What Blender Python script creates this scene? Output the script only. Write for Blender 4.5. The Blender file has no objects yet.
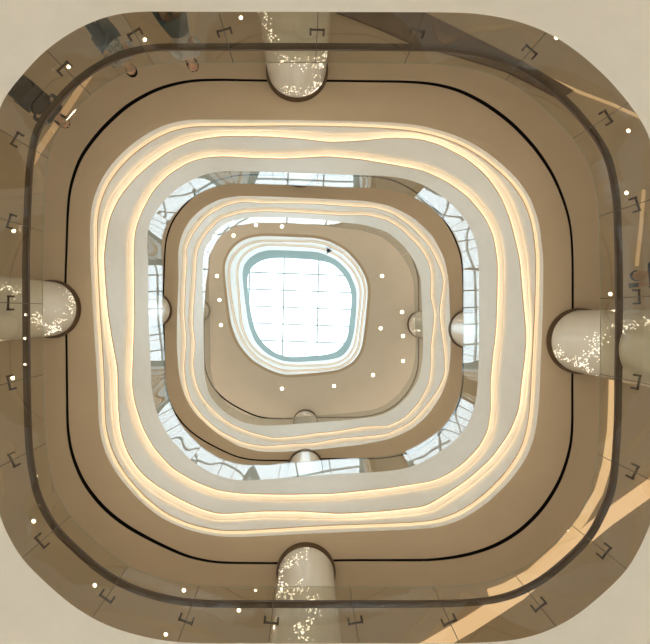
import bpy, bmesh, math, random
import numpy as np
from mathutils import Vector, Matrix

random.seed(7)
SC = bpy.context.scene
COL = SC.collection
# ------------------------------------------------------------------ survey of the place
F = 380.0                    # focal length in pixels (650 x 644 frame)
VX, VY = 305.0, 312.0        # zenith point of the photograph
EYE = 1.5                    # camera height above the ground floor
N = 288                      # stations round every ring
TH = np.linspace(0, 2*math.pi, N, endpoint=False)

def P(px, py, h):
    """survey point: image direction + height above the lens -> world"""
    return Vector(((px-VX)/F*h, (py-VY)/F*h, h+EYE))

def polar(pts, smooth=2.0):
    """closed outline -> radius about the zenith for each of the N stations (still in pixels)"""
    a = np.array(pts, float) - np.array([VX, VY])
    ang = np.mod(np.arctan2(a[:, 1], a[:, 0]), 2*math.pi); rad = np.hypot(a[:, 0], a[:, 1])
    o = np.argsort(ang); ang, rad = ang[o], rad[o]
    A = np.concatenate([ang-2*math.pi, ang, ang+2*math.pi]); R = np.concatenate([rad]*3)
    # straight chords between the survey points, in the plane
    x, y = R*np.cos(A), R*np.sin(A)
    out = np.zeros(N)
    for i, t in enumerate(TH):
        k = np.searchsorted(A, t, side='right')-1
        x0, y0, x1, y1 = x[k], y[k], x[k+1], y[k+1]
        c, s = math.cos(t), math.sin(t)
        den = c*(y1-y0)-s*(x1-x0)
        out[i] = (x0*(y1-y0)-y0*(x1-x0))/den if abs(den) > 1e-9 else R[k]
    if smooth > 0:
        st = 360.0/N; n = int(4*smooth/st)+1
        k = np.exp(-0.5*((np.arange(-n, n+1)*st)/smooth)**2); k /= k.sum()
        out = sum(w*np.roll(out, j-n) for j, w in enumerate(k))
    return out

H_LOW2, H_UP2 = 2.5, 5.3
H_C2, H_UP3 = 7.84, 10.64
H_C3, H_UP4 = 13.2, 16.0
H_C4, H_UP5, H_SKY = 18.5, 22.5, 24.6

low3_px = [(90,219),(92.6,201),(100,181),(113,162),(128,147),(146,134),(166,124),(186.5,119.6),(212,119.6),(250,120),(283,120),(350,121),(391,122.5),(418,125),(446.6,132),(470,141.5),(493,156.6),(516.5,177.6),(530.5,197),(539,222),(542.6,250),(543.4,261),(542.7,312.5),(541,353.5),(540.3,370),(538.5,409),(535,435),(528,456),(511,480),(491,500),(467,517),(450,524),(435,528),(384,530.5),(316.5,533),(249,536.6),(220,537),(189.5,530.5),(162,519),(139,500),(118,476),(105,453),(99,429),(98,394),(95.7,353),(93,312),(90.5,261)]
up3_px = [(148.5,260),(147,245),(147.5,230),(151,219),(161,204),(174,191),(189,181),(207,173.5),(222,171),(250,171.3),(299.6,173),(347,175),(384,176),(404.5,178.5),(423,184.5),(442,196),(458,210),(470,226.5),(477,245),(479,262),(479,306),(479,343),(478.3,372),(477,393),(474,409),(467,426),(456,440),(440,452),(421,463),(404,469),(380,471.8),(334,474),(297,477),(260,479.7),(237,480.6),(212,474),(190,460),(168,436),(157,414),(151.5,389),(150.5,356),(148.5,320)]
low4_px = [(178.8,279),(178,251),(181.5,235),(190,219.5),(204,207),(220,199),(237,196),(266,196.5),(316,198.6),(365,201),(390,205.7),(412.5,217),(432,235),(444,257),(448.5,279),(450,315),(450.7,353),(448.5,375),(441.5,395),(429,414),(412.5,429),(390,439),(360,444.8),(315.5,449.6),(278.5,452),(259,451.5),(237,446),(215,432),(195,414),(184,395),(179,375),(177,348),(177,320)]
up4_px = [(203.5,315),(202.5,279),(204,251),(213,233),(228.6,221.5),(251,217),(278.5,217.4),(320,219.5),(343,222.5),(365,225),(387.5,232),(404,246),(415,262.5),(421,279),(422,315),(423,340),(422.5,361.5),(418,381),(407,397.5),(393,410),(379,416),(351.5,419.5),(310,422.8),(280,425),(259,425.5),(240,421.5),(223,411),(209,395),(204.5,375),(204,348)]
low5_px = [(224.4,262),(225,272),(227.4,294.6),(231,324),(238.6,344),(252,360),(269.7,370),(284.6,375),(314,373),(339,370),(354,361.6),(361.6,349),(365,324),(368,292),(366.6,279.7),(359,265),(346.7,251),(329,241),(314,238),(289.5,237),(259.7,236),(245,238.7),(233.6,246)]
up5_px = [(242,270),(245,262),(255,253.6),(267,250),(297,251),(319,252),(337,260),(349,272),(356.6,289.6),(356,312),(354,332),(350,347),(342,357),(327,360),(297,362),(282,361),(267,354),(255,342),(248.5,324),(245,299.5)]
sky_px = [(247,275),(252,266),(262,260),(277,258),(314,260),(332,263.5),(344,275),(350,287),(351.6,299.5),(349,324),(347,339),(337,352),(322,355),(289.5,357),(275,353),(262,342),(255,329),(250,307)]
up2_px = [(0,101.5),(20,78),(40.6,54),(67.7,34),(95,20),(118,13.5),(142,11.5),(180,12),(300,12),(430,12.5),(474,13),(514.6,20),(548,32),(579,52.5),(609,79.5),(633,108),(650,135),(659,180),(661,260),(661,330),(660,440),(655,515),(630,568),(606,591),(575.5,617),(542,634),(511,641),(464,643),(300,643),(190,643),(162,640.5),(132,634),(101.5,623.6),(71,605),(44,581),(20,557.6),(0,520),(-8,470),(-10,400),(-11,250),(-8,150)]
rail2_px = [(24,189.5),(27,169),(32,145.5),(44,118),(64,90),(91,67.7),(122,52.5),(152,45.7),(189.5,44),(330,44.5),(430,46),(464,50),(491,55),(521,66),(548,83),(575.5,110),(596,139),(609,166),(618,199.7),(619,300),(618.5,429),(618,463),(611,496.7),(596,530.5),(572,557.6),(545,578),(514.6,593),(481,600.6),(430,603),(310,603),(220,605),(189.5,605),(159,600),(128.6,590),(101.5,576),(71,554),(51,532),(35.5,503),(27,469.6),(25,429),(25,300)]
groove_px = [(69,215),(71,189.5),(81,159),(101.5,132),(128.6,106.6),(159,89.7),(189.5,82),(220,81),(269,82),(327,82),(404.5,83),(430,84.8),(457,91),(484,105),(511,125),(535,150.6),(552,176),(562,199.7),(567,215),(570,230.5),(571.4,261),(571.4,312),(571,370.6),(571,429),(569,449),(558.6,480),(541.7,507),(518,530.5),(491,546),(464,554),(433,558.6),(333,559),(279,562),(217,561.4),(189.5,556),(159,542),(128.6,525.5),(105,507),(84.6,481.5),(72.8,452.7),(69,429),(67.6,336),(66.5,283.5),(68,244)]
c3_px = [(134.5,260),(134.5,245),(136,229),(142.5,211.5),(153.5,191),(169,175),(189,162.5),(207,157.7),(227,157),(250,158.5),(283,159.5),(327,157),(360.5,160),(391,165),(423,170.8),(446.6,182),(467.5,197),(484,217),(493,236),(497,262),(497,278),(495.5,330),(492,358),(489.8,383),(490.5,409),(487,432),(477,449),(461,464.6),(444,476),(430,481),(384,488),(333,493),(283,494),(242,493),(218,490),(196,481.5),(172.6,468),(154,447),(143,427),(135,401),(132.5,383),(134,352),(135,312)]
b3_px = [(104.5,261),(106.6,239.5),(110,219),(119,199),(133,181),(151,164.6),(171,150.6),(194,140.8),(219.5,137),(250,137),(270,137.4),(299.6,139.5),(330,143),(360.5,141.5),(391,138.3),(418,139.3),(440,145.5),(467.5,160),(486,176),(500,196),(509.5,219.5),(514.5,240),(519,259),(522,295.4),(525.7,336),(524,358),(520.5,385),(518.5,409),(508.6,433),(490,459),(466,480),(440,497),(425,506),(384,510.5),(340,513),(300,510.5),(262,510.5),(220,513.6),(203,509),(183,500),(159,486.5),(142,473),(128.6,454),(121,432),(118.5,401),(118.5,370),(113,340),(108.6,312)]
b4_px = [(187.5,259),(185.6,287),(184.7,315),(187,340),(184.6,365.5),(185.7,381),(191,400),(203.7,417),(220,430.8),(242.5,442),(264.6,446),(292,443.5),(315,442.7),(337.7,438),(365,436),(387.5,433.5),(409.7,422.5),(423.5,408.6),(436,392),(444.6,375),(443.8,352),(440.4,328),(439,311.5),(440.6,298),(443.6,280),(439,266),(429,246),(412.5,228),(393,214),(373.7,207.8),(351.5,207),(317,204.4),(292,203.8),(262,204),(245,201.7),(226,205.7),(206.5,216.8),(192.6,234.8),(186,251)]
c4_px = [(196.8,259),(196,278),(194,306),(193,324.5),(195.6,343),(193.4,365.5),(196,381),(202,396),(214.8,411.4),(231.4,424),(250.8,432),(273,437.7),(295,436),(317,432.7),(337.7,430.8),(365,426),(387.5,425.8),(404,418),(418,403),(428.6,383.7),(431,361.5),(430.3,347),(433,326),(433.6,311),(430,296.6),(431,274),(427.6,260),(418,246),(401,229),(385,219.5),(365,215.2),(337.7,215.4),(305,213.3),(267,211.5),(242.5,212.8),(220,219.5),(205,236),(198,249)]

low3, up3, low4, up4 = polar(low3_px), polar(up3_px), polar(low4_px), polar(up4_px)
low5, up5, skyr = polar(low5_px, 4), polar(up5_px, 4), polar(sky_px, 5)
up2, rail2, groove = polar(up2_px), polar(rail2_px), polar(groove_px)
b3, c3, b4, c4 = polar(b3_px, 1.5), polar(c3_px, 1.5), polar(b4_px, 1.5), polar(c4_px, 1.5)
# world radii
L3, U3, L4, U4 = low3*H_C2/F, up3*H_UP3/F, low4*H_C3/F, up4*H_UP4/F
L5, U5, SK = low5*H_C4/F, up5*H_UP5/F, skyr*H_SKY/F
U2 = up2*H_UP2/F
L2 = U2 + (L3-U3)*0.4
GRV = groove*H_C2/F
GRV3 = GRV*0.995
GRV4 = GRV

# ------------------------------------------------------------------ materials
def mat(name, color, rough=0.6, metal=0.0, spec=0.5, noise=0.0, nscale=6.0, bump=0.0, coat=0.0):
    m = bpy.data.materials.new(name); m.use_nodes = True
    nt = m.node_tree; b = nt.nodes['Principled BSDF']
    b.inputs['Base Color'].default_value = (*color, 1)
    b.inputs['Roughness'].default_value = rough; b.inputs['Metallic'].default_value = metal
    b.inputs['Specular IOR Level'].default_value = spec
    b.inputs['Coat Weight'].default_value = coat
    if noise or bump:
        tc = nt.nodes.new('ShaderNodeTexCoord')
        n = nt.nodes.new('ShaderNodeTexNoise'); n.inputs['Scale'].default_value = nscale; n.inputs['Detail'].default_value = 5
        nt.links.new(tc.outputs['Object'], n.inputs['Vector'])
        if noise:
            r = nt.nodes.new('ShaderNodeValToRGB')
            r.color_ramp.elements[0].position = .3; r.color_ramp.elements[1].position = .7
            r.color_ramp.elements[0].color = (*[max(0, c*(1-noise)) for c in color], 1)
            r.color_ramp.elements[1].color = (*[min(1, c*(1+noise)) for c in color], 1)
            nt.links.new(n.outputs['Fac'], r.inputs['Fac']); nt.links.new(r.outputs['Color'], b.inputs['Base Color'])
        if bump:
            bp = nt.nodes.new('ShaderNodeBump'); bp.inputs['Strength'].default_value = bump
            nt.links.new(n.outputs['Fac'], bp.inputs['Height']); nt.links.new(bp.outputs['Normal'], b.inputs['Normal'])
    return m

def emit(name, color, strength):
    m = bpy.data.materials.new(name); m.use_nodes = True
    nt = m.node_tree; nt.nodes.clear()
    e = nt.nodes.new('ShaderNodeEmission'); e.inputs['Color'].default_value = (*color, 1); e.inputs['Strength'].default_value = strength
    o = nt.nodes.new('ShaderNodeOutputMaterial'); nt.links.new(e.outputs[0], o.inputs[0])
    return m

def glass(name, tint, f0=0.055, gain=1.0, rough=0.0):
    """clear thin architectural glass: Schlick mirror over a clear body"""
    m = bpy.data.materials.new(name); m.use_nodes = True
    nt = m.node_tree; nt.nodes.clear(); N_ = nt.nodes.new; K = nt.links.new
    lw = N_('ShaderNodeLayerWeight'); lw.inputs['Blend'].default_value = 0.5
    p = N_('ShaderNodeMath'); p.operation = 'POWER'; p.inputs[1].default_value = 5.0
    K(lw.outputs['Facing'], p.inputs[0])
    mr = N_('ShaderNodeMapRange'); mr.inputs['To Min'].default_value = f0; mr.inputs['To Max'].default_value = gain
    K(p.outputs[0], mr.inputs['Value'])
    t = N_('ShaderNodeBsdfTransparent'); t.inputs['Color'].default_value = (*tint, 1)
    g = N_('ShaderNodeBsdfGlossy'); g.inputs['Roughness'].default_value = rough
    mx = N_('ShaderNodeMixShader'); o = N_('ShaderNodeOutputMaterial')
    K(mr.outputs[0], mx.inputs[0]); K(t.outputs[0], mx.inputs[1]); K(g.outputs[0], mx.inputs[2]); K(mx.outputs[0], o.inputs[0])
    return m

M_WHITE = mat('fascia_paint', (0.86, 0.87, 0.845), 0.55, noise=0.02, nscale=3)
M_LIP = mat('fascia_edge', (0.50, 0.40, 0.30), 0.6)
M_CEIL4 = mat('taupe_ceiling_paint', (0.66, 0.60, 0.51), 0.7, spec=0.2, noise=0.02, nscale=1.2)
M_CEIL = mat('ceiling_paint', (0.52, 0.425, 0.30), 0.7, spec=0.2, noise=0.03, nscale=1.2)
M_DARK = mat('shadow_gap', (0.012, 0.010, 0.009), 0.9, spec=0.1)
M_RAIL = mat('bronze_rail', (0.085, 0.055, 0.035), 0.42, metal=0.3)
M_CLAMP = mat('dark_bronze_fitting', (0.06, 0.04, 0.03), 0.4, metal=0.5)
M_COL = mat('pearl_column_lacquer', (0.80, 0.78, 0.71), 0.24, noise=0.015, nscale=2, coat=0.5)
M_COLLAR = mat('bronze_collar', (0.13, 0.085, 0.05), 0.4, metal=0.4)
M_FLOOR = mat('gallery_stone', (0.66, 0.61, 0.53), 0.3, noise=0.08, nscale=0.7)
M_WALL = mat('gallery_wall', (0.52, 0.425, 0.30), 0.6, noise=0.04, nscale=0.5)
M_ROOF = mat('roof_frame_white', (0.72, 0.78, 0.78), 0.5)
M_WELL = mat('pale_green_well', (0.29, 0.37, 0.35), 0.7, spec=0.1, noise=0.03, nscale=2)
M_WOOD = mat('dark_walnut_panel', (0.13, 0.075, 0.04), 0.5, noise=0.2, nscale=3)
M_TRIM = mat('downlight_trim', (0.78, 0.70, 0.58), 0.4)
M_LED = emit('led_warm', (1.0, 0.66, 0.36), 3.5)
M_LED_MID = emit('led_warm_mid', (1.0, 0.67, 0.38), 2.5)
M_LED_LOW = emit('led_warm_slim', (1.0, 0.66, 0.35), 1.9)
M_LED_HI = emit('led_warm_high', (1.0, 0.74, 0.48), 1.5)
M_DOWN = emit('downlight_lens', (1.0, 0.82, 0.55), 9.0)
M_COVE = emit('cove_diffuser', (1.0, 0.66, 0.36), 0.85)
M_SPARK = emit('sparkle_bulb', (1.0, 0.88, 0.68), 1.7)
M_GLASS = glass('balustrade_glass', (0.90, 0.885, 0.835))
M_UPGLASS = glass('upper_balustrade_glass', (0.92, 0.94, 0.93), f0=0.12)
M_SKYGLASS = glass('skylight_glass', (0.97, 0.985, 0.99))
M_GEDGE = mat('glass_edge', (0.055, 0.075, 0.06), 0.2)
M_GTOP = mat('glass_top_edge', (0.40, 0.42, 0.34), 0.2)
M_SEAL = mat('grey_seal', (0.11, 0.10, 0.075), 0.6)
M_BLACK = mat('black_plastic', (0.02, 0.02, 0.022), 0.4)

# ------------------------------------------------------------------ helpers
def link(name, bm, m, parent=None, smooth=True, mats=None):
    bmesh.ops.recalc_face_normals(bm, faces=bm.faces[:])
    me = bpy.data.meshes.new(name); bm.to_mesh(me); bm.free()
    for k in (mats or [m]): me.materials.append(k)
    if smooth:
        me.polygons.foreach_set('use_smooth', [True]*len(me.polygons))
        me.set_sharp_from_angle(angle=math.radians(35))
    o = bpy.data.objects.new(name, me); COL.objects.link(o)
    if parent is not None: o.parent = parent
    return o

def tag(o, label=None, cat=None, group=None, kind=None):
    if label: o['label'] = label
    if cat: o['category'] = cat
    if group: o['group'] = group
    if kind: o['kind'] = kind
    return o

def empty(name, loc=(0, 0, 0), rz=0.0):
    o = bpy.data.objects.new(name, None); COL.objects.link(o)
    o.location = loc; o.rotation_euler = (0, 0, rz); o.empty_display_size = 0.2
    return o

CT, ST = np.cos(TH), np.sin(TH)
def ring_bm(profile, bm=None):
    """closed solid ring; profile = list of (radius array, height array or number above the lens)"""
    bm = bm or bmesh.new(); rows = []
    for R, Hh in profile:
        Hh = np.broadcast_to(np.asarray(Hh, float), (N,)); R = np.broadcast_to(np.asarray(R, float), (N,))
        rows.append([bm.verts.new((R[i]*CT[i], R[i]*ST[i], Hh[i]+EYE)) for i in range(N)])
    k = len(rows)
    for a in range(k):
        b = (a+1) % k
        for i in range(N):
            j = (i+1) % N
            bm.faces.new((rows[a][i], rows[a][j], rows[b][j], rows[b][i]))
    return bm

def box_bm(bm, c, ax, ay, az):
    """box at centre c with half-axis vectors"""
    c, ax, ay, az = Vector(c), Vector(ax), Vector(ay), Vector(az)
    v = [bm.verts.new(c+sx*ax+sy*ay+sz*az) for sx in (-1, 1) for sy in (-1, 1) for sz in (-1, 1)]
    for f in ((0,1,3,2),(4,6,7,5),(0,4,5,1),(2,3,7,6),(0,2,6,4),(1,5,7,3)): bm.faces.new([v[i] for i in f])
    return bm

def square_r(half):
    return half/np.maximum(np.abs(CT), np.abs(ST))

def at_theta(arr, t):
    return float(np.interp(t % (2*math.pi), np.append(TH, 2*math.pi), np.append(arr, arr[0])))

OUT = square_r(13.0)

# ------------------------------------------------------------------ shell: floors, ceilings, walls
bm = bmesh.new(); box_bm(bm, (0, 0, -0.1), (13.2, 0, 0), (0, 13.2, 0), (0, 0, 0.1))
tag(link('floor', bm, M_FLOOR, smooth=False), kind='structure')
for hh, U in ((H_UP2, U2), (H_UP3, U3), (H_UP4, U4)):
    tag(link('floor', ring_bm([(U+0.02, hh), (OUT, hh), (OUT, hh-0.25), (U+0.30, hh-0.25)]), M_FLOOR), kind='structure')

def ceiling(hh, L, G, gw, M_CEIL=M_CEIL):
    root = link('ceiling', ring_bm([(L+0.141, hh), (G, hh), (G, hh+0.12), (L+0.141, hh+0.12)]), M_CEIL)
    tag(root, kind='structure')
    link('ceiling_field', ring_bm([(G+gw, hh), (OUT, hh), (OUT, hh+0.12), (G+gw, hh+0.12)]), M_CEIL, root)
    link('shadow_gap', ring_bm([(G-0.02, hh+0.121), (G+gw+0.02, hh+0.121), (G+gw+0.02, hh+0.16), (G-0.02, hh+0.16)]), M_DARK, root)
    # dark lining on the two cheeks of the slot
    link('gap_lining', ring_bm([(G+0.0015, hh+0.004), (G+0.0015, hh+0.12), (G+0.004, hh+0.12), (G+0.004, hh+0.004)]), M_DARK, root)
    link('gap_lining', ring_bm([(G+gw-0.0015, hh+0.004), (G+gw-0.0015, hh+0.12), (G+gw-0.004, hh+0.12), (G+gw-0.004, hh+0.004)]), M_DARK, root)
    return root
tag(link('ceiling', ring_bm([(L2+0.141, H_LOW2), (OUT, H_LOW2), (OUT, H_LOW2+0.12), (L2+0.141, H_LOW2+0.12)]), M_CEIL), kind='structure')
ceiling(H_C2, L3, GRV, 0.05+0.035*np.sin(2*TH)**4)
ceiling(H_C3, L4, GRV3, 0.055)
ceiling(H_C4, L5, GRV4, 0.075, M_CEIL4)
bm = ring_bm([(SK+0.25, H_SKY+0.05), (OUT, H_SKY+0.05), (OUT, H_SKY+0.3), (SK+0.25, H_SKY+0.3)])
tag(link('roof', bm, M_ROOF), kind='structure')
for nm, c, ax, ay in (('wall_left', (-13.1, 0), (0.1, 0), (0, 13.2)), ('wall_right', (13.1, 0), (0.1, 0), (0, 13.2)),
                      ('wall_front', (0, -13.1), (13.0, 0), (0, 0.1)), ('wall_back', (0, 13.1), (13.0, 0), (0, 0.1))):
    bm = bmesh.new(); box_bm(bm, (*c, 13.2), (*ax, 0), (*ay, 0), (0, 0, 13.2))
    tag(link(nm, bm, M_WALL, smooth=False), kind='structure')

# ------------------------------------------------------------------ fascias
def solve_t(lip, hl, hu, A, B, rec=0.0):
    """height fraction at which a board whose face is set back by rec shows its lower edge at lip"""
    A, B = A+rec, B+rec
    dh = hu-hl; rho = lip/F
    den = rho*dh-(B-A)
    return np.clip((A-rho*hl)/den, 0.02, 0.98)

COVE_D, COVE_H = 0.09, 0.42
def fascia(label, hl, hu, L, U, ts, lips, led, back=0.14, cove=1.0, group='wave-lit fascias round the atrium'):
    """ts: list of t arrays (0..1), one per lip; boards overlap like shingles, each lower board curling back into a cove behind the lip"""
    root = empty('fascia', (0, 0, 0)); tag(root, label, 'fascia', group)
    n = len(ts); tot = sum(lips)
    A, B = L-tot, U
    rec = [tot]
    for l in lips: rec.append(rec[-1]-l)
    edges = [np.zeros(N)]+list(ts)+[np.ones(N)]
    dh = hu-hl
    for k in range(n+1):
        t0, t1 = edges[k], edges[k+1]
        h0, h1 = hl+dh*t0, hl+dh*t1
        R = lambda t: A+(B-A)*t+rec[k]
        dep_prev = dep if k else 0.0
        prof = [(R(t0), h0)]
        BACK = [(R(t0)+lips[k-1]+dep_prev+0.02, h0+0.06)] if k else [(R(t0)+back, h0+0.14), (R(t0)+back, h0)]
        if k < n:      # curl outwards towards the next lip
            span = np.minimum(COVE_H*cove, 0.8*(h1-h0)); dep = COVE_D*cove*span/(COVE_H*cove)
            for q in (0.0, 0.25, 0.45, 0.62, 0.77, 0.9, 1.0):
                h = h1-span*(1-q)
                prof.append((R((h-hl)/dh)+dep*(q**2.2), h))
            prof.append((R(t1)+dep+0.004, h1+0.05))
            prof.append((R(t1)+dep+0.03, h1+0.05))
            prof += BACK
        else:
            prof += [(R(t1), h1), (R(t1)+back, h1)]+BACK
        if k:          # nose of the board in front of the light
            prof += [(R(t0)+0.03, h0+0.06), (R(t0)+0.03, h0)]
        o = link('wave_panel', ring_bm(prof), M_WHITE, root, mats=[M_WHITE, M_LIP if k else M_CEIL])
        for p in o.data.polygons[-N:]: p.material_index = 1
        if k:
            sb = ring_bm([(R(t0)+0.031, h0+0.008), (R(t0)+0.031, h0+0.054), (R(t0)+0.040, h0+0.054), (R(t0)+0.040, h0+0.008)])
            q = link('light_strip', sb, M_LED_LOW if (k == 1 and n == 3) else led, root); q['label'] = 'glowing warm LED strip'
    return root

A3, B3 = L3-sum((0.05, 0.11, 0.11)), U3
tA3 = 0.085+0.012*np.sin(2*TH+0.6)+0.008*np.sin(5*TH)
tB3, tC3 = solve_t(b3, H_C2, H_UP3, A3, B3, 0.11), solve_t(c3, H_C2, H_UP3, A3, B3)
LIP3 = [0.05, 0.11, 0.11]
A4 = L4-0.22
tB4, tC4 = solve_t(b4, H_C3, H_UP4, A4, U4, 0.11), solve_t(c4, H_C3, H_UP4, A4, U4)
print('t3', tB3.min(), tB3.max(), tC3.min(), tC3.max(), 't4', tB4.min(), tB4.max(), tC4.min(), tC4.max())
tC3 = np.maximum(tC3, tB3+0.06); tB3 = np.maximum(tB3, tA3+0.03)
tC4 = np.maximum(tC4, tB4+0.08)
fascia('lowest white fascia whose plain upper edge frames the photo corners', H_LOW2, H_UP2, L2, U2, [tA3, np.roll(tB3, 40), np.minimum(np.roll(tC3, 40), 0.6)], LIP3, M_LED)
fascia('largest fully visible white fascia ring with broad amber wavy light lines', H_C2, H_UP3, L3, U3, [tA3, tB3, tC3], LIP3, M_LED)
fascia('middle white fascia ring with two thin wavy light lines under the topmost gallery', H_C3, H_UP4, L4, U4, [tB4, tC4], [0.11, 0.11], M_LED_MID)
tB5 = 0.26+0.05*np.sin(3*TH+1)+0.03*np.sin(5*TH); tC5 = 0.60+0.06*np.sin(4*TH)+0.03*np.sin(3*TH+2)
fascia('smallest pale fascia ring directly around the skylight', H_C4, H_UP5, L5, U5, [tB5, tC5], [0.07, 0.07], M_LED_HI)

# ------------------------------------------------------------------ skylight
win = empty('window_1', (0, 0, H_SKY+EYE)); tag(win, kind='structure')
def well_ring(a, b, h0, h1):
    return ring_bm([(a, h0), (b, h1), (b+0.2, h1), (a+0.2, h0)])
o = link('well_lining', well_ring(U5+0.01, SK, H_UP5, H_SKY), M_WELL, win); o.location = (0, 0, -H_SKY-EYE)
bm = bmesh.new()
half = 4.6
cx, cy = -0.3, -0.3
ang = math.radians(2.0)
ux, uy = Vector((math.cos(ang), math.sin(ang), 0)), Vector((-0.02, 1, 0))
zb = H_SKY+0.62
for k in range(-3, 4):      # rafters
    x = (283-VX)/F*H_SKY + k*(35/F*H_SKY)
    box_bm(bm, (x, cy, 0.10), ux*0.044, uy*half, (0, 0, 0.10))
for k in range(-4, 6):      # purlins
    y = (290.5-VY)/F*H_SKY + k*(17.2/F*H_SKY)
    box_bm(bm, (cx, y, 0.11), ux*half, uy*0.042, (0, 0, 0.09))
o = link('glazing_bars', bm, M_ROOF, win, smooth=False); o.location = (0, 0, 0.33)
bm = bmesh.new(); box_bm(bm, (cx, cy, 0), (half+.1, 0, 0), (0, half+.1, 0), (0, 0, 0.015))
o = link('pane', bm, M_SKYGLASS, win, smooth=False); o.location = (0, 0, 0.60)
bm = bmesh.new()
for s in (-1, 1):
    box_bm(bm, (cx+s*(half+0.1), cy, 0.25), (0.1, 0, 0), (0, half+0.2, 0), (0, 0, 0.4))
    box_bm(bm, (cx, cy+s*(half+0.1), 0.25), (half, 0, 0), (0, 0.1, 0), (0, 0, 0.4))
o = link('kerb', bm, M_ROOF, win, smooth=False); o.location = (0, 0, 0.02)

# little dark camera on the skylight fascia, and a dark fitting on the glazing
def dome_camera(px, py, h, label, r=0.11):
    root = empty('security_camera', P(px, py, h)); tag(root, label, 'camera')
    bm = bmesh.new(); bmesh.ops.create_cone(bm, cap_ends=True, segments=20, radius1=r, radius2=r*0.8, depth=0.08)
    link('base', bm, M_BLACK, root)
    bm = bmesh.new(); bmesh.ops.create_uvsphere(bm, u_segments=16, v_segments=10, radius=r*0.75, matrix=Matrix.Translation((0, 0, -0.05)))
    link('dome', bm, M_BLACK, root)
    for a in range(3):
        bm = bmesh.new(); d = Vector((math.cos(a*2.1), math.sin(a*2.1), 0)); box_bm(bm, d*r*1.1, d*r*0.6, Vector((-d.y, d.x, 0))*0.02, (0, 0, 0.02))
        link('bracket', bm, M_BLACK, root, smooth=False)
t = math.atan2(250.6-VY, 328.5-VX)
dome_camera(328.5, 250.8, 20.0, 'small dark camera fixed to the pale ring beside the skylight')

# ------------------------------------------------------------------ balustrades
joints_px = [(13,303),(13,382),(15,459),(44,539),(108,595),(188,615),(272,615),(354,613),(445,612),(535,600),(599,547),(630,470),(632,381),(632,297),(631,206),(599,122),(526,56),(417,33),(317,35),(225,34),(135,34),(67,71),(26,145),(13,222)]
JT = sorted(math.atan2(y-VY, x-VX) % (2*math.pi) for x, y in joints_px)

def arc_strip(t0, t1, steps):
    return [t0+(t1-t0)*i/steps for i in range(steps+1)]

def balustrade(label, hh, U, joints, rail_h, rail_off, brackets=True, H=1.13, group='glass balustrades round the galleries'):
    root = empty('glass_balustrade', (0, 0, hh+EYE)); tag(root, label, 'balustrade', group)
    n = len(joints)
    for k in range(n):
        t0, t1 = joints[k], joints[(k+1) % n]
        if t1 <= t0: t1 += 2*math.pi
        R = at_theta(U, (t0+t1)/2); g = 0.0058/R
        ts = arc_strip(t0+g, t1-g, 14)
        bm = bmesh.new(); rows = []
        for t in ts:
            r = at_theta(U, t); c, s = math.cos(t), math.sin(t)
            rows.append([bm.verts.new((q*c, q*s, z)) for q, z in ((r+0.025, 0.0), (r+0.025, H), (r+0.041, H), (r+0.041, 0.0))])
        for a in range(len(rows)-1):
            for i in range(4):
                f = bm.faces.new((rows[a][i], rows[a][(i+1) % 4], rows[a+1][(i+1) % 4], rows[a+1][i]))
                f.material_index = 2 if i == 1 else 0
        f = bm.faces.new(rows[0]); f.material_index = 1
        f = bm.faces.new(rows[-1]); f.material_index = 1
        link('glass_panel', bm, M_GLASS, root, mats=[M_GLASS if brackets else M_UPGLASS, M_GEDGE, M_GTOP])
    bm = ring_bm([(U+rail_off, rail_h-0.02-EYE), (U+rail_off+0.10, rail_h-0.02-EYE), (U+rail_off+0.10, rail_h+0.02-EYE), (U+rail_off, rail_h+0.02-EYE)])
    if brackets:
        link('handrail', bm, M_RAIL, root)
        for t in joints:
            r = at_theta(U, t)
            rd, td, up = Vector((math.cos(t), math.sin(t), 0)), Vector((-math.sin(t), math.cos(t), 0)), Vector((0, 0, 1))
            bm = bmesh.new()
            for s in (-1, 1):
                box_bm(bm, rd*(r+0.056)+td*(s*0.10)+up*0.46, rd*0.014, td*0.015, up*0.06)
            box_bm(bm, rd*(r+0.054)+up*0.41, rd*0.010, td*0.10, up*0.010)
            link('clamp', bm, M_CLAMP, root, smooth=False)
            bm = bmesh.new(); box_bm(bm, rd*(r+0.033)+up*(H/2), rd*0.0075, td*0.0056, up*(H/2))
            link('joint_seal', bm, M_SEAL, root, smooth=False)
    return root
balustrade('lowest clear glass balustrade with dark bronze handrail, carrying paired dark clamps', H_UP2, U2, JT, 0.80, 0.02)
J3 = [(t+0.05) % (2*math.pi) for t in JT]; J3.sort()
balustrade('bright reflecting glass balustrade on top of the largest wavy fascia', H_UP3, U3, J3, 0.70, 0.02, brackets=False)
balustrade('highest glass balustrade edging the taupe downlit ceiling', H_UP4, U4, J3, 0.70, 0.02, brackets=False)

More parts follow.
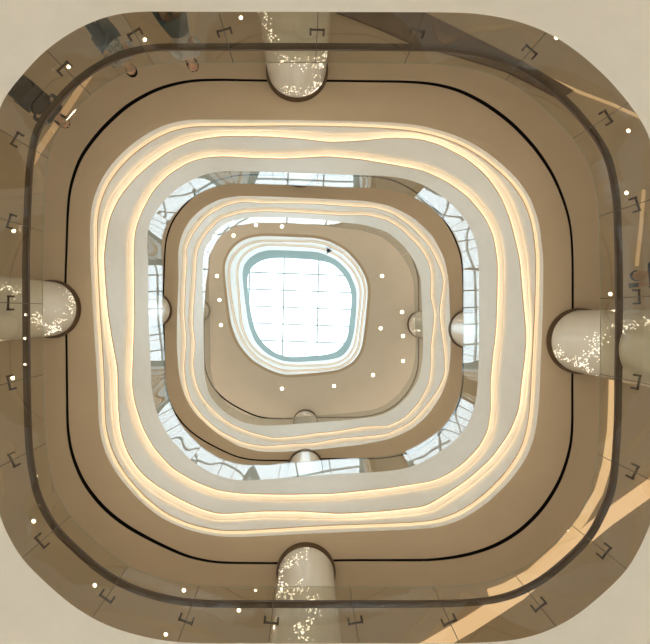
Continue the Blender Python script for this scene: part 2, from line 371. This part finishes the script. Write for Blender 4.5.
# ------------------------------------------------------------------ columns
cols = {'left': (-5.22, (309-VY)/F*H_C2, 0.56), 'top': ((297-VX)/F*H_C2, -4.97, 0.60),
        'right': (5.66, (341-VY)/F*H_C2, 0.64), 'bottom': ((306-VX)/F*H_C2, 5.36, 0.57)}
def column(which, h0, h1, label, group, sparkle):
    x, y, r = cols[which]
    root = empty('column', (x, y, h0+EYE)); tag(root, label, 'column', group)
    d = h1-h0
    bm = bmesh.new()
    prof = [(0, r+0.012), (0.10, r+0.012), (0.11, r), (d-0.07, r), (d-0.065, r-0.012), (d, r-0.012)]
    S = 64; rows = [[bm.verts.new((q*math.cos(2*math.pi*i/S), q*math.sin(2*math.pi*i/S), z)) for i in range(S)] for z, q in prof]
    for a in range(len(rows)-1):
        for i in range(S): bm.faces.new((rows[a][i], rows[a][(i+1) % S], rows[a+1][(i+1) % S], rows[a+1][i]))
    bm.faces.new(rows[0]); bm.faces.new(rows[-1])
    link('shaft', bm, M_COL, root)
    bm = bmesh.new(); rows = []
    for z, q in ((d-0.10, r+0.003), (d-0.10, r+0.03), (d-0.002, r+0.045), (d-0.002, r+0.003)):
        rows.append([bm.verts.new((q*math.cos(2*math.pi*i/S), q*math.sin(2*math.pi*i/S), z)) for i in range(S)])
    for a in range(4):
        for i in range(S): bm.faces.new((rows[a][i], rows[a][(i+1) % S], rows[(a+1) % 4][(i+1) % S], rows[(a+1) % 4][i]))
    link('collar', bm, M_COLLAR, root)['label'] = 'dark bronze collar'
    if sparkle:
        bm = bmesh.new(); rnd = random.Random(which)
        inward = math.atan2(-y, -x)
        for a0, z0, a1, z1, m in sparkle:
            for k in range(int(m*0.95)):
                u = rnd.random(); a = inward+a0+(a1-a0)*u+rnd.gauss(0, 0.11)
                z = z0+(z1-z0)*u+0.12*math.sin(u*7)+rnd.gauss(0, 0.10)
                z = min(max(z, 0.1), d-0.13)
                s = rnd.choice((0.005, 0.006, 0.007, 0.010))
                n = Vector((math.cos(a), math.sin(a), 0)); tg = Vector((-n.y, n.x, 0)); upv = Vector((0, 0, 1))
                box_bm(bm, n*(r+0.004)+upv*z, n*0.004, (tg*math.cos(u*9)+upv*math.sin(u*9))*s, (upv*math.cos(u*9)-tg*math.sin(u*9))*s*0.7)
        o = link('sparkle_light', bm, M_SPARK, root, smooth=False); o['kind'] = 'stuff'; o['label'] = 'swirl of tiny glittering lights'
    return root
SPK = {  # angle from the inward face, height in the storey
 'top': [(-0.9, 2.40, 0.55, 2.28, 60), (-0.55, 2.28, -1.05, 1.6, 55), (-1.0, 1.6, 0.5, 1.25, 70), (0.6, 0.9, 1.1, 0.3, 60)],
 'left': [(-0.75, 2.34, 1.0, 2.0, 80), (0.95, 2.0, 0.1, 1.25, 90), (-0.5, 0.9, -0.8, 0.4, 60)],
 'right': [(-0.3, 2.30, -1.0, 1.75, 70), (-1.0, 1.75, 0.2, 1.25, 90), (0.4, 0.9, 0.75, 0.3, 90)],
 'bottom': [(-1.1, 1.9, 0.1, 2.38, 60), (-1.1, 1.5, -0.1, 1.3, 90), (0.35, 1.0, -0.2, 0.35, 100)]}
where = {'left': 'at the photo left, a sparkle loop near its tip', 'top': 'at the top edge of the photo behind the handrail', 'right': 'at the photo right, widest of the lower columns', 'bottom': 'at the bottom edge of the photo behind the handrail'}
for w in ('left', 'top', 'right', 'bottom'):
    column(w, H_UP2, H_C2-0.002, 'large pearl-white column on the lowest gallery '+where[w], 'lower gallery columns', SPK[w])
for w, s in (('left', 'photo left'), ('top', 'photo top'), ('right', 'photo right'), ('bottom', 'photo bottom')):
    column(w, H_UP3, H_C3-0.002, 'white column end at the %s between bright glass and middle fascia' % s, 'middle gallery columns', None)
for w, s in (('left', 'photo left'), ('right', 'photo right'), ('bottom', 'photo bottom')):
    column(w, H_UP4, H_C4-0.002, 'small half-hidden column end at the %s under the taupe top ceiling' % s, 'upper gallery columns', [(-1.0, 2.2, 1.0, 1.6, 40)])

# ------------------------------------------------------------------ downlights
def downlight(px, py, h, label, group, r=0.037, power=8.0):
    p = P(px, py, h)
    root = empty('downlight', p); tag(root, label, 'downlight', group)
    bm = bmesh.new(); S = 24; rows = []
    for z, q in ((-0.001, r*1.0), (-0.012, r*1.05), (-0.010, r*1.5), (-0.001, r*1.55)):
        rows.append([bm.verts.new((q*math.cos(2*math.pi*i/S), q*math.sin(2*math.pi*i/S), z)) for i in range(S)])
    for a in range(4):
        for i in range(S): bm.faces.new((rows[a][i], rows[a][(i+1) % S], rows[(a+1) % 4][(i+1) % S], rows[(a+1) % 4][i]))
    link('trim_ring', bm, M_TRIM, root)
    bm = bmesh.new(); bmesh.ops.create_circle(bm, cap_ends=True, segments=20, radius=r, matrix=Matrix.Translation((0, 0, -0.006)))
    link('lens', bm, M_DOWN, root)
    ld = bpy.data.lights.new('downlight_beam', 'SPOT'); ld.energy = power; ld.color = (1.0, 0.80, 0.56); ld.spot_size = math.radians(100); ld.spot_blend = 0.6; ld.shadow_soft_size = 0.02
    lo = bpy.data.objects.new('downlight_beam', ld); COL.objects.link(lo); lo.parent = root; lo.location = (0, 0, -0.05)
    return root
for x, y, s in ((145,40,'above the handrail left of the top column'), (69,67,'beside the handrail curve in the top left corner'), (241,18,'just beside the top column'),
                (391,22,'behind the dark walnut soffit'), (556,38,'at the outer glass edge in the top right corner'), (628,131,'nearest the upper end of the right glass run'),
                (626,193,'on the right glass run above the standing person'), (610,294,'inside the right handrail close to the right column'), (14,231,'on the left glass run above the left column'),
                (13,378,'on the left glass run below the left column'), (36,476,'inside the handrail at the lower left curve'), (34,521,'outside the handrail at the lower left curve'),
                (95,585,'in the lower left corner next to a glass joint'), (184,590,'inside the bottom handrail left of the bottom column'), (239,610,'beside the bottom column under the handrail'),
                (166,634,'lowest of all at the bottom glass edge')):
    downlight(x, y, H_C2, 'small glowing downlight '+s, 'lowest ceiling downlights')
for x, y, s in ((233.6,235.6,'at its upper left curve'), (256,225,'second along its upper edge'), (282,226.5,'third along its upper edge'), (217,276,'upper one of three on its left strip'),
                (219.5,300,'middle one of three on its left strip'), (221,325,'lowest of three on its left strip'), (382,276,'alone upper right of the skylight'), (402,312,'nearest the small right column end'),
                (380.6,328.4,'closest right of the skylight ring'), (403,336,'directly below the small right column end'), (403,361,'lowest in the right-hand line'),
                (373,375,'lower right of the skylight ring'), (334,386,'right of centre below the skylight'), (282,388.7,'left of centre below the skylight')):
    downlight(x, y, H_C4, 'warm downlight in the taupe top ceiling, '+s, 'top ceiling downlights', r=0.075, power=3.0)

# ------------------------------------------------------------------ ceiling features of the lowest gallery
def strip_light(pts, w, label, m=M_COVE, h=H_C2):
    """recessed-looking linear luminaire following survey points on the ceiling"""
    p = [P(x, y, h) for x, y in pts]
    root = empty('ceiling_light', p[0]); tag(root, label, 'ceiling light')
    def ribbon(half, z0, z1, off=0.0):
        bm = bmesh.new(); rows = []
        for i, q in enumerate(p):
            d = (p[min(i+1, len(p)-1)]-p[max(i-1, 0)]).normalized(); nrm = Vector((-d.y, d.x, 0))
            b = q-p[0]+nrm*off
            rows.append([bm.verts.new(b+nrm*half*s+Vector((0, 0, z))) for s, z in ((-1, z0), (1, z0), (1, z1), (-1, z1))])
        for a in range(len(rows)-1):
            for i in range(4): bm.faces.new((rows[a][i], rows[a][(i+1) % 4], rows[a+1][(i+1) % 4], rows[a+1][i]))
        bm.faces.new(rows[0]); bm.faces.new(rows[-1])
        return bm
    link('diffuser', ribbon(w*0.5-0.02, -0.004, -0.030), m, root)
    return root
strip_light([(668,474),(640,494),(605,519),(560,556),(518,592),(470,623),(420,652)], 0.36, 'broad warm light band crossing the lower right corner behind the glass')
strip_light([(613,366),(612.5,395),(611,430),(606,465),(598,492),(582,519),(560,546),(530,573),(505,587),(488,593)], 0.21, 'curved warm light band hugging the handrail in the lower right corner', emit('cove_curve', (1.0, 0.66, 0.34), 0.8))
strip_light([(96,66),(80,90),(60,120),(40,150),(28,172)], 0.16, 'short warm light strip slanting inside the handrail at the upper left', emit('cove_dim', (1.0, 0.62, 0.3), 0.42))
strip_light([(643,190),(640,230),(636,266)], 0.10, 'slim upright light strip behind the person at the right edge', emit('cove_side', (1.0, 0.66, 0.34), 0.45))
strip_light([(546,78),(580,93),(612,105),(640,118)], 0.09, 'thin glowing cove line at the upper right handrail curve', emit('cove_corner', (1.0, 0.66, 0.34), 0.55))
# dark walnut soffit slab, dropped a little below the ceiling
pts = [(336,6),(408,6),(462,33),(520,62),(572,92),(560,100),(505,72),(456,57),(415,46),(372,27),(336,13)]
bm = bmesh.new(); top = [bm.verts.new(P(x, y, H_C2)-Vector((0, 0, 0.002))) for x, y in pts]; bot = [bm.verts.new(v.co-Vector((0, 0, 0.05))) for v in top]
bm.faces.new(top); bm.faces.new(bot[::-1])
for i in range(len(pts)): j = (i+1) % len(pts); bm.faces.new((top[i], top[j], bot[j], bot[i]))
tag(link('ceiling_panel', bm, M_WOOD, smooth=False), 'dark brown wedge of ceiling panelling behind the top right glass', 'ceiling panel')

# ------------------------------------------------------------------ people on the lowest gallery
M_SKIN = mat('skin', (0.50, 0.32, 0.22), 0.5)
M_HAIR = mat('dark_hair', (0.018, 0.013, 0.010), 0.45)
M_EYE = mat('eye', (0.03, 0.02, 0.015), 0.2)
M_LIPS = mat('lips', (0.42, 0.16, 0.13), 0.5)
M_SHOE = mat('shoe_leather', (0.03, 0.03, 0.03), 0.5)

def skinned(name, chains, m, parent, level=2, sub=1):
    """chains: lists of (x, y, z, radius); equal points are shared, the first point is the root"""
    vid, vs, rad, ed = {}, [], [], []
    for ch in chains:
        prev = None
        for x, y, z, r in ch:
            k = (round(x, 4), round(y, 4), round(z, 4))
            if k not in vid: vid[k] = len(vs); vs.append((x, y, z)); rad.append(r)
            i = vid[k]
            if prev is not None and prev != i: ed.append((prev, i))
            prev = i
    me = bpy.data.meshes.new(name); me.from_pydata(vs, ed, [])
    o = bpy.data.objects.new(name, me); COL.objects.link(o); o.parent = parent
    me.materials.append(m)
    sk = o.modifiers.new('Skin', 'SKIN'); sk.use_smooth_shade = True; sk.branch_smoothing = 0.3
    if not me.skin_vertices: me.attributes.new('skin', 'FLOAT', 'POINT')
    for i, v in enumerate(me.skin_vertices[0].data):
        v.radius = rad[i] if isinstance(rad[i], tuple) else (rad[i], rad[i]); v.use_root = (i == 0)
    ss = o.modifiers.new('Subsurf', 'SUBSURF'); ss.levels = level; ss.render_levels = level
    return o

def ball(name, c, s, m, parent, cut=None, rx=0.0):
    bm = bmesh.new(); bmesh.ops.create_uvsphere(bm, u_segments=20, v_segments=14, radius=1.0)
    if cut: bmesh.ops.delete(bm, geom=[v for v in bm.verts if cut(v.co)], context='VERTS')
    bmesh.ops.transform(bm, matrix=Matrix.Translation(c) @ Matrix.Rotation(rx, 4, 'X') @ Matrix.Diagonal((*s, 1)), verts=bm.verts[:])
    return link(name, bm, m, parent)

def person(loc, face, label, top_m, leg_m, reach, hand_z=0.885, skirt=False, coat=False, long_hair=False, one_arm=False, lean=0.06):
    root = empty('person', loc, face-math.pi/2); tag(root, label, 'person', 'people on the lowest gallery')
    L = lambda z: lean*max(0.0, (z-0.95)/0.65)          # forward lean of the trunk
    pel = (0, 0, 0.93, 0.125); wa = (0, L(1.08), 1.08, 0.11); ch = (0, L(1.26), 1.27, 0.125); cl = (0, L(1.40), 1.40, 0.085)
    nk = (0, L(1.5), 1.49, 0.052)
    hy = L(1.62)+0.02
    head = [cl, nk, (0, hy, 1.555, 0.068), (0, hy, 1.62, 0.088), (0, hy-0.005, 1.69, 0.078), (0, hy-0.005, 1.735, 0.045)]
    chains = [[pel, wa, ch, cl], head,
              [(0, hy, 1.62, 0.088), (0, hy+0.085, 1.628, 0.014), (0, hy+0.108, 1.612, 0.011)]]
    sleeves = []
    for s in (-1, 1):
        chains.append([(0, hy, 1.62, 0.088), (s*0.083, hy-0.01, 1.62, 0.018), (s*0.092, hy-0.015, 1.635, 0.014)])
        sh = (s*0.165, L(1.38), 1.385, 0.058)
        if one_arm and s < 0:      # hanging arm
            el, wr, pa = (s*0.23, -0.02, 1.12, 0.042), (s*0.235, 0.05, 0.88, 0.028), (s*0.23, 0.075, 0.80, 0.026)
            dirs = Vector((0, 0.25, -0.95))
        else:
            el = (s*0.235, L(1.2)+0.06+0.15*max(0, reach-0.35), 1.13, 0.042); wr = (s*0.17, reach-0.09, hand_z+0.03, 0.027); pa = (s*0.155, reach-0.02, hand_z+0.005, 0.026)
            dirs = Vector((0, 0.93, -0.25))
        chains.append([cl, sh, el, wr, pa])
        sleeves.append([cl[:3]+(0.10,), sh[:3]+(0.072,), el[:3]+(0.056,), tuple(wr[i]*0.9+el[i]*0.1 for i in range(3))+(0.040,)])
        for q, ln in enumerate((0.078, 0.086, 0.080, 0.064)):       # four fingers, bent at the knuckles
            b = Vector(pa[:3])+Vector((s*(0.028-0.019*q), 0, 0))+dirs*0.03
            m1 = b+dirs*ln*0.55; tip = m1+(dirs+Vector((0, -0.15, -0.55))).normalized()*ln*0.45
            chains.append([pa, (*b, 0.010), (*m1, 0.0085), (*tip, 0.007)])
        tb = Vector(pa[:3])+Vector((-s*0.030, 0.0, 0.004))-dirs*0.012; tt = tb+(dirs+Vector((-s*0.55, 0, 0))).normalized()*0.05
        chains.append([pa, (*tb, 0.012), (*tt, 0.009)])
        hip = (s*0.085, 0, 0.87, 0.095); kn = (s*0.10, 0.02, 0.50, 0.062); an = (s*0.105, -0.02, 0.09, 0.040); to = (s*0.115, 0.13, 0.045, 0.034)
        chains.append([pel, hip, kn, an, to])
    skinned('body', chains, M_SKIN, root)
    hem = 0.90 if not coat else 0.55
    trunk = [(0, 0, 0.86, 0.20), (0, 0, 0.94, 0.175), (0, L(1.08), 1.08, 0.14), (0, L(1.26), 1.27, 0.15), cl[:3]+(0.10,), (0, L(1.46), 1.455, 0.066)]
    tc = [trunk]+sleeves
    if coat: tc.append([(0, 0, 0.86, 0.20), (0, 0, 0.75, 0.18), (0, 0, 0.45, 0.21)])
    skinned('coat' if coat else 'jacket', tc, top_m, root)
    if skirt:
        bm = bmesh.new(); S = 40; rows = []
        for z, q in ((1.02, 0.145), (0.9, 0.175), (0.7, 0.215), (0.45, 0.255), (0.45, 0.245), (0.9, 0.165)):
            rows.append([bm.verts.new((q*math.cos(2*math.pi*i/S)*(1+0.04*math.sin(8*2*math.pi*i/S)*(1.02-z)), q*0.82*math.sin(2*math.pi*i/S)*(1+0.04*math.sin(8*2*math.pi*i/S)*(1.02-z)), z)) for i in range(S)])
        for a in range(5):
            for i in range(S): bm.faces.new((rows[a][i], rows[a][(i+1) % S], rows[a+1][(i+1) % S], rows[a+1][i]))
        link('skirt', bm, leg_m, root)
    else:
        tr = [(0, 0, 0.96, 0.165)]
        skinned('trousers', [[tr[0], (s*0.09, 0, 0.85, 0.122), (s*0.10, 0.02, 0.50, 0.078), (s*0.105, -0.015, 0.12, 0.062)] for s in (-1, 1)], leg_m, root)
    for s in (-1, 1):
        skinned('shoe', [[(s*0.105, -0.06, 0.05, 0.045), (s*0.108, 0.03, 0.05, 0.048), (s*0.117, 0.15, 0.042, 0.040)]], M_SHOE, root)
    if long_hair:
        ball('hair', (0, hy-0.035, 1.60), (0.108, 0.10, 0.19), M_HAIR, root, cut=lambda c: c.y > 0.35 and c.z < 0.55)
    else:
        ball('hair', (0, hy-0.018, 1.675), (0.103, 0.118, 0.098), M_HAIR, root, cut=lambda c: c.z < -0.55 or (c.y > 0.55 and c.z < 0.35))
    for s in (-1, 1): ball('eye', (s*0.034, hy+0.083, 1.645), (0.014, 0.010, 0.009), M_EYE, root)
    ball('mouth', (0, hy+0.078, 1.565), (0.024, 0.012, 0.008), M_LIPS, root)
    return root

FL2 = H_UP2+EYE
def stand(px, py, back=None):
    """floor point under a head seen at (px, py); optional fixed distance behind the glass"""
    v = P(px, py, 6.92); t = math.atan2(v.y, v.x); r = math.hypot(v.x, v.y)
    g = at_theta(U2, t)
    if back is not None: r = g+back
    return (r*math.cos(t), r*math.sin(t), FL2), t+math.pi, r-g
M_GREYP = mat('grey_patterned_jacket', (0.34, 0.34, 0.33), 0.7, noise=0.75, nscale=22)
M_TEAL = mat('dark_teal_cloth', (0.012, 0.03, 0.038), 0.8)
M_BLUE = mat('petrol_blue_cloth', (0.028, 0.07, 0.105), 0.8)
M_PALE = mat('pale_grey_cardigan', (0.42, 0.43, 0.44), 0.8)
M_COAT = mat('black_coat', (0.012, 0.012, 0.014), 0.8)
M_NAVY = mat('navy_coat', (0.018, 0.03, 0.055), 0.8)
loc, f, gp = stand(125, 62, 0.52)
person(loc, f, 'person in grey patterned jacket and dark teal trousers leaning on the handrail', M_GREYP, M_TEAL, gp-0.17)
loc, f, gp = stand(196, 70, 0.45)
person(loc, f+0.15, 'person in petrol blue skirt and pale cardigan looking down over the handrail', M_PALE, M_BLUE, gp-0.21, skirt=True, long_hair=True, lean=0.10)
loc, f, gp = stand(57, 117, 0.58)
person(loc, f, 'person in long black coat leaning on the handrail at the upper left curve', M_COAT, M_COAT, gp-0.17, coat=True, long_hair=True, lean=0.12)
loc, f, gp = stand(641, 275, 1.2)
person(loc, math.pi-0.12, 'person in navy coat holding up a phone near the right edge', M_NAVY, M_NAVY, 0.50, hand_z=1.12, coat=True, one_arm=True)
a = math.pi-0.12
d, s_ = Vector((math.cos(a), math.sin(a), 0)), Vector((math.sin(a), -math.cos(a), 0))
ph = empty('phone', Vector(loc)+d*0.535+s_*0.155+Vector((0, 0, 1.18)), a-math.pi/2); ph.location += d*0.03; tag(ph, 'dark phone held in the raised hand of the navy coated person', 'phone')
bm = bmesh.new(); box_bm(bm, (0, 0, 0), (0.037, 0, 0), (0, 0.045, 0.06), (0, 0.0032, -0.0024)); link('case', bm, M_BLACK, ph, smooth=False)
bm = bmesh.new(); box_bm(bm, (0, -0.0036, 0.0027), (0.033, 0, 0), (0, 0.041, 0.055), (0, 0.0005, -0.0004)); link('screen', bm, M_EYE, ph, smooth=False)

# ------------------------------------------------------------------ light
w = bpy.data.worlds.new('sky'); SC.world = w; w.use_nodes = True
bg = w.node_tree.nodes['Background']; bg.inputs['Color'].default_value = (0.83, 0.94, 1.0, 1); bg.inputs['Strength'].default_value = 3.2

def fill_area(x, y, z, size, power, color=(1.0, 0.98, 0.94)):
    ld = bpy.data.lights.new('fill_light', 'AREA'); ld.energy = power; ld.size = size; ld.color = color
    o = bpy.data.objects.new('fill_light', ld); COL.objects.link(o); o.location = (x, y, z)
for k in range(12):          # unseen fill lights, added to bounce light up off the ground floor
    a = 2*math.pi*(k+.5)/12
    fill_area(7.0*math.cos(a), 7.0*math.sin(a), H_LOW2+EYE-0.05, 0.9, 150)
for hh, pw in ((H_C2, 75), (H_C3, 145), (H_C4, 215)):   # added fill lights far back in each gallery, out of view
    for k in range(8):
        a = 2*math.pi*(k+.5)/8
        fill_area(10.2*math.cos(a), 10.2*math.sin(a), hh+EYE-0.06, 3.2, pw)

# ------------------------------------------------------------------ camera
cd = bpy.data.cameras.new('camera'); cam = bpy.data.objects.new('camera', cd); COL.objects.link(cam)
cam.location = (0, 0, EYE); cam.rotation_euler = (math.pi, 0, 0)
cd.sensor_fit = 'HORIZONTAL'; cd.sensor_width = 36.0; cd.lens = 36.0*F/650.0
cd.shift_x = (325-VX)/650.0; cd.shift_y = -(322-VY)/650.0
cd.clip_end = 200
SC.camera = cam
vs = SC.view_settings
vs.view_transform = 'Standard'; vs.look = 'None'; vs.gamma = 1.0; vs.exposure = 0.3; vs.use_curve_mapping = False
cy_ = SC.cycles
cy_.max_bounces = 12; cy_.diffuse_bounces = 6; cy_.glossy_bounces = 6; cy_.transparent_max_bounces = 24; cy_.sample_clamp_indirect = 8.0
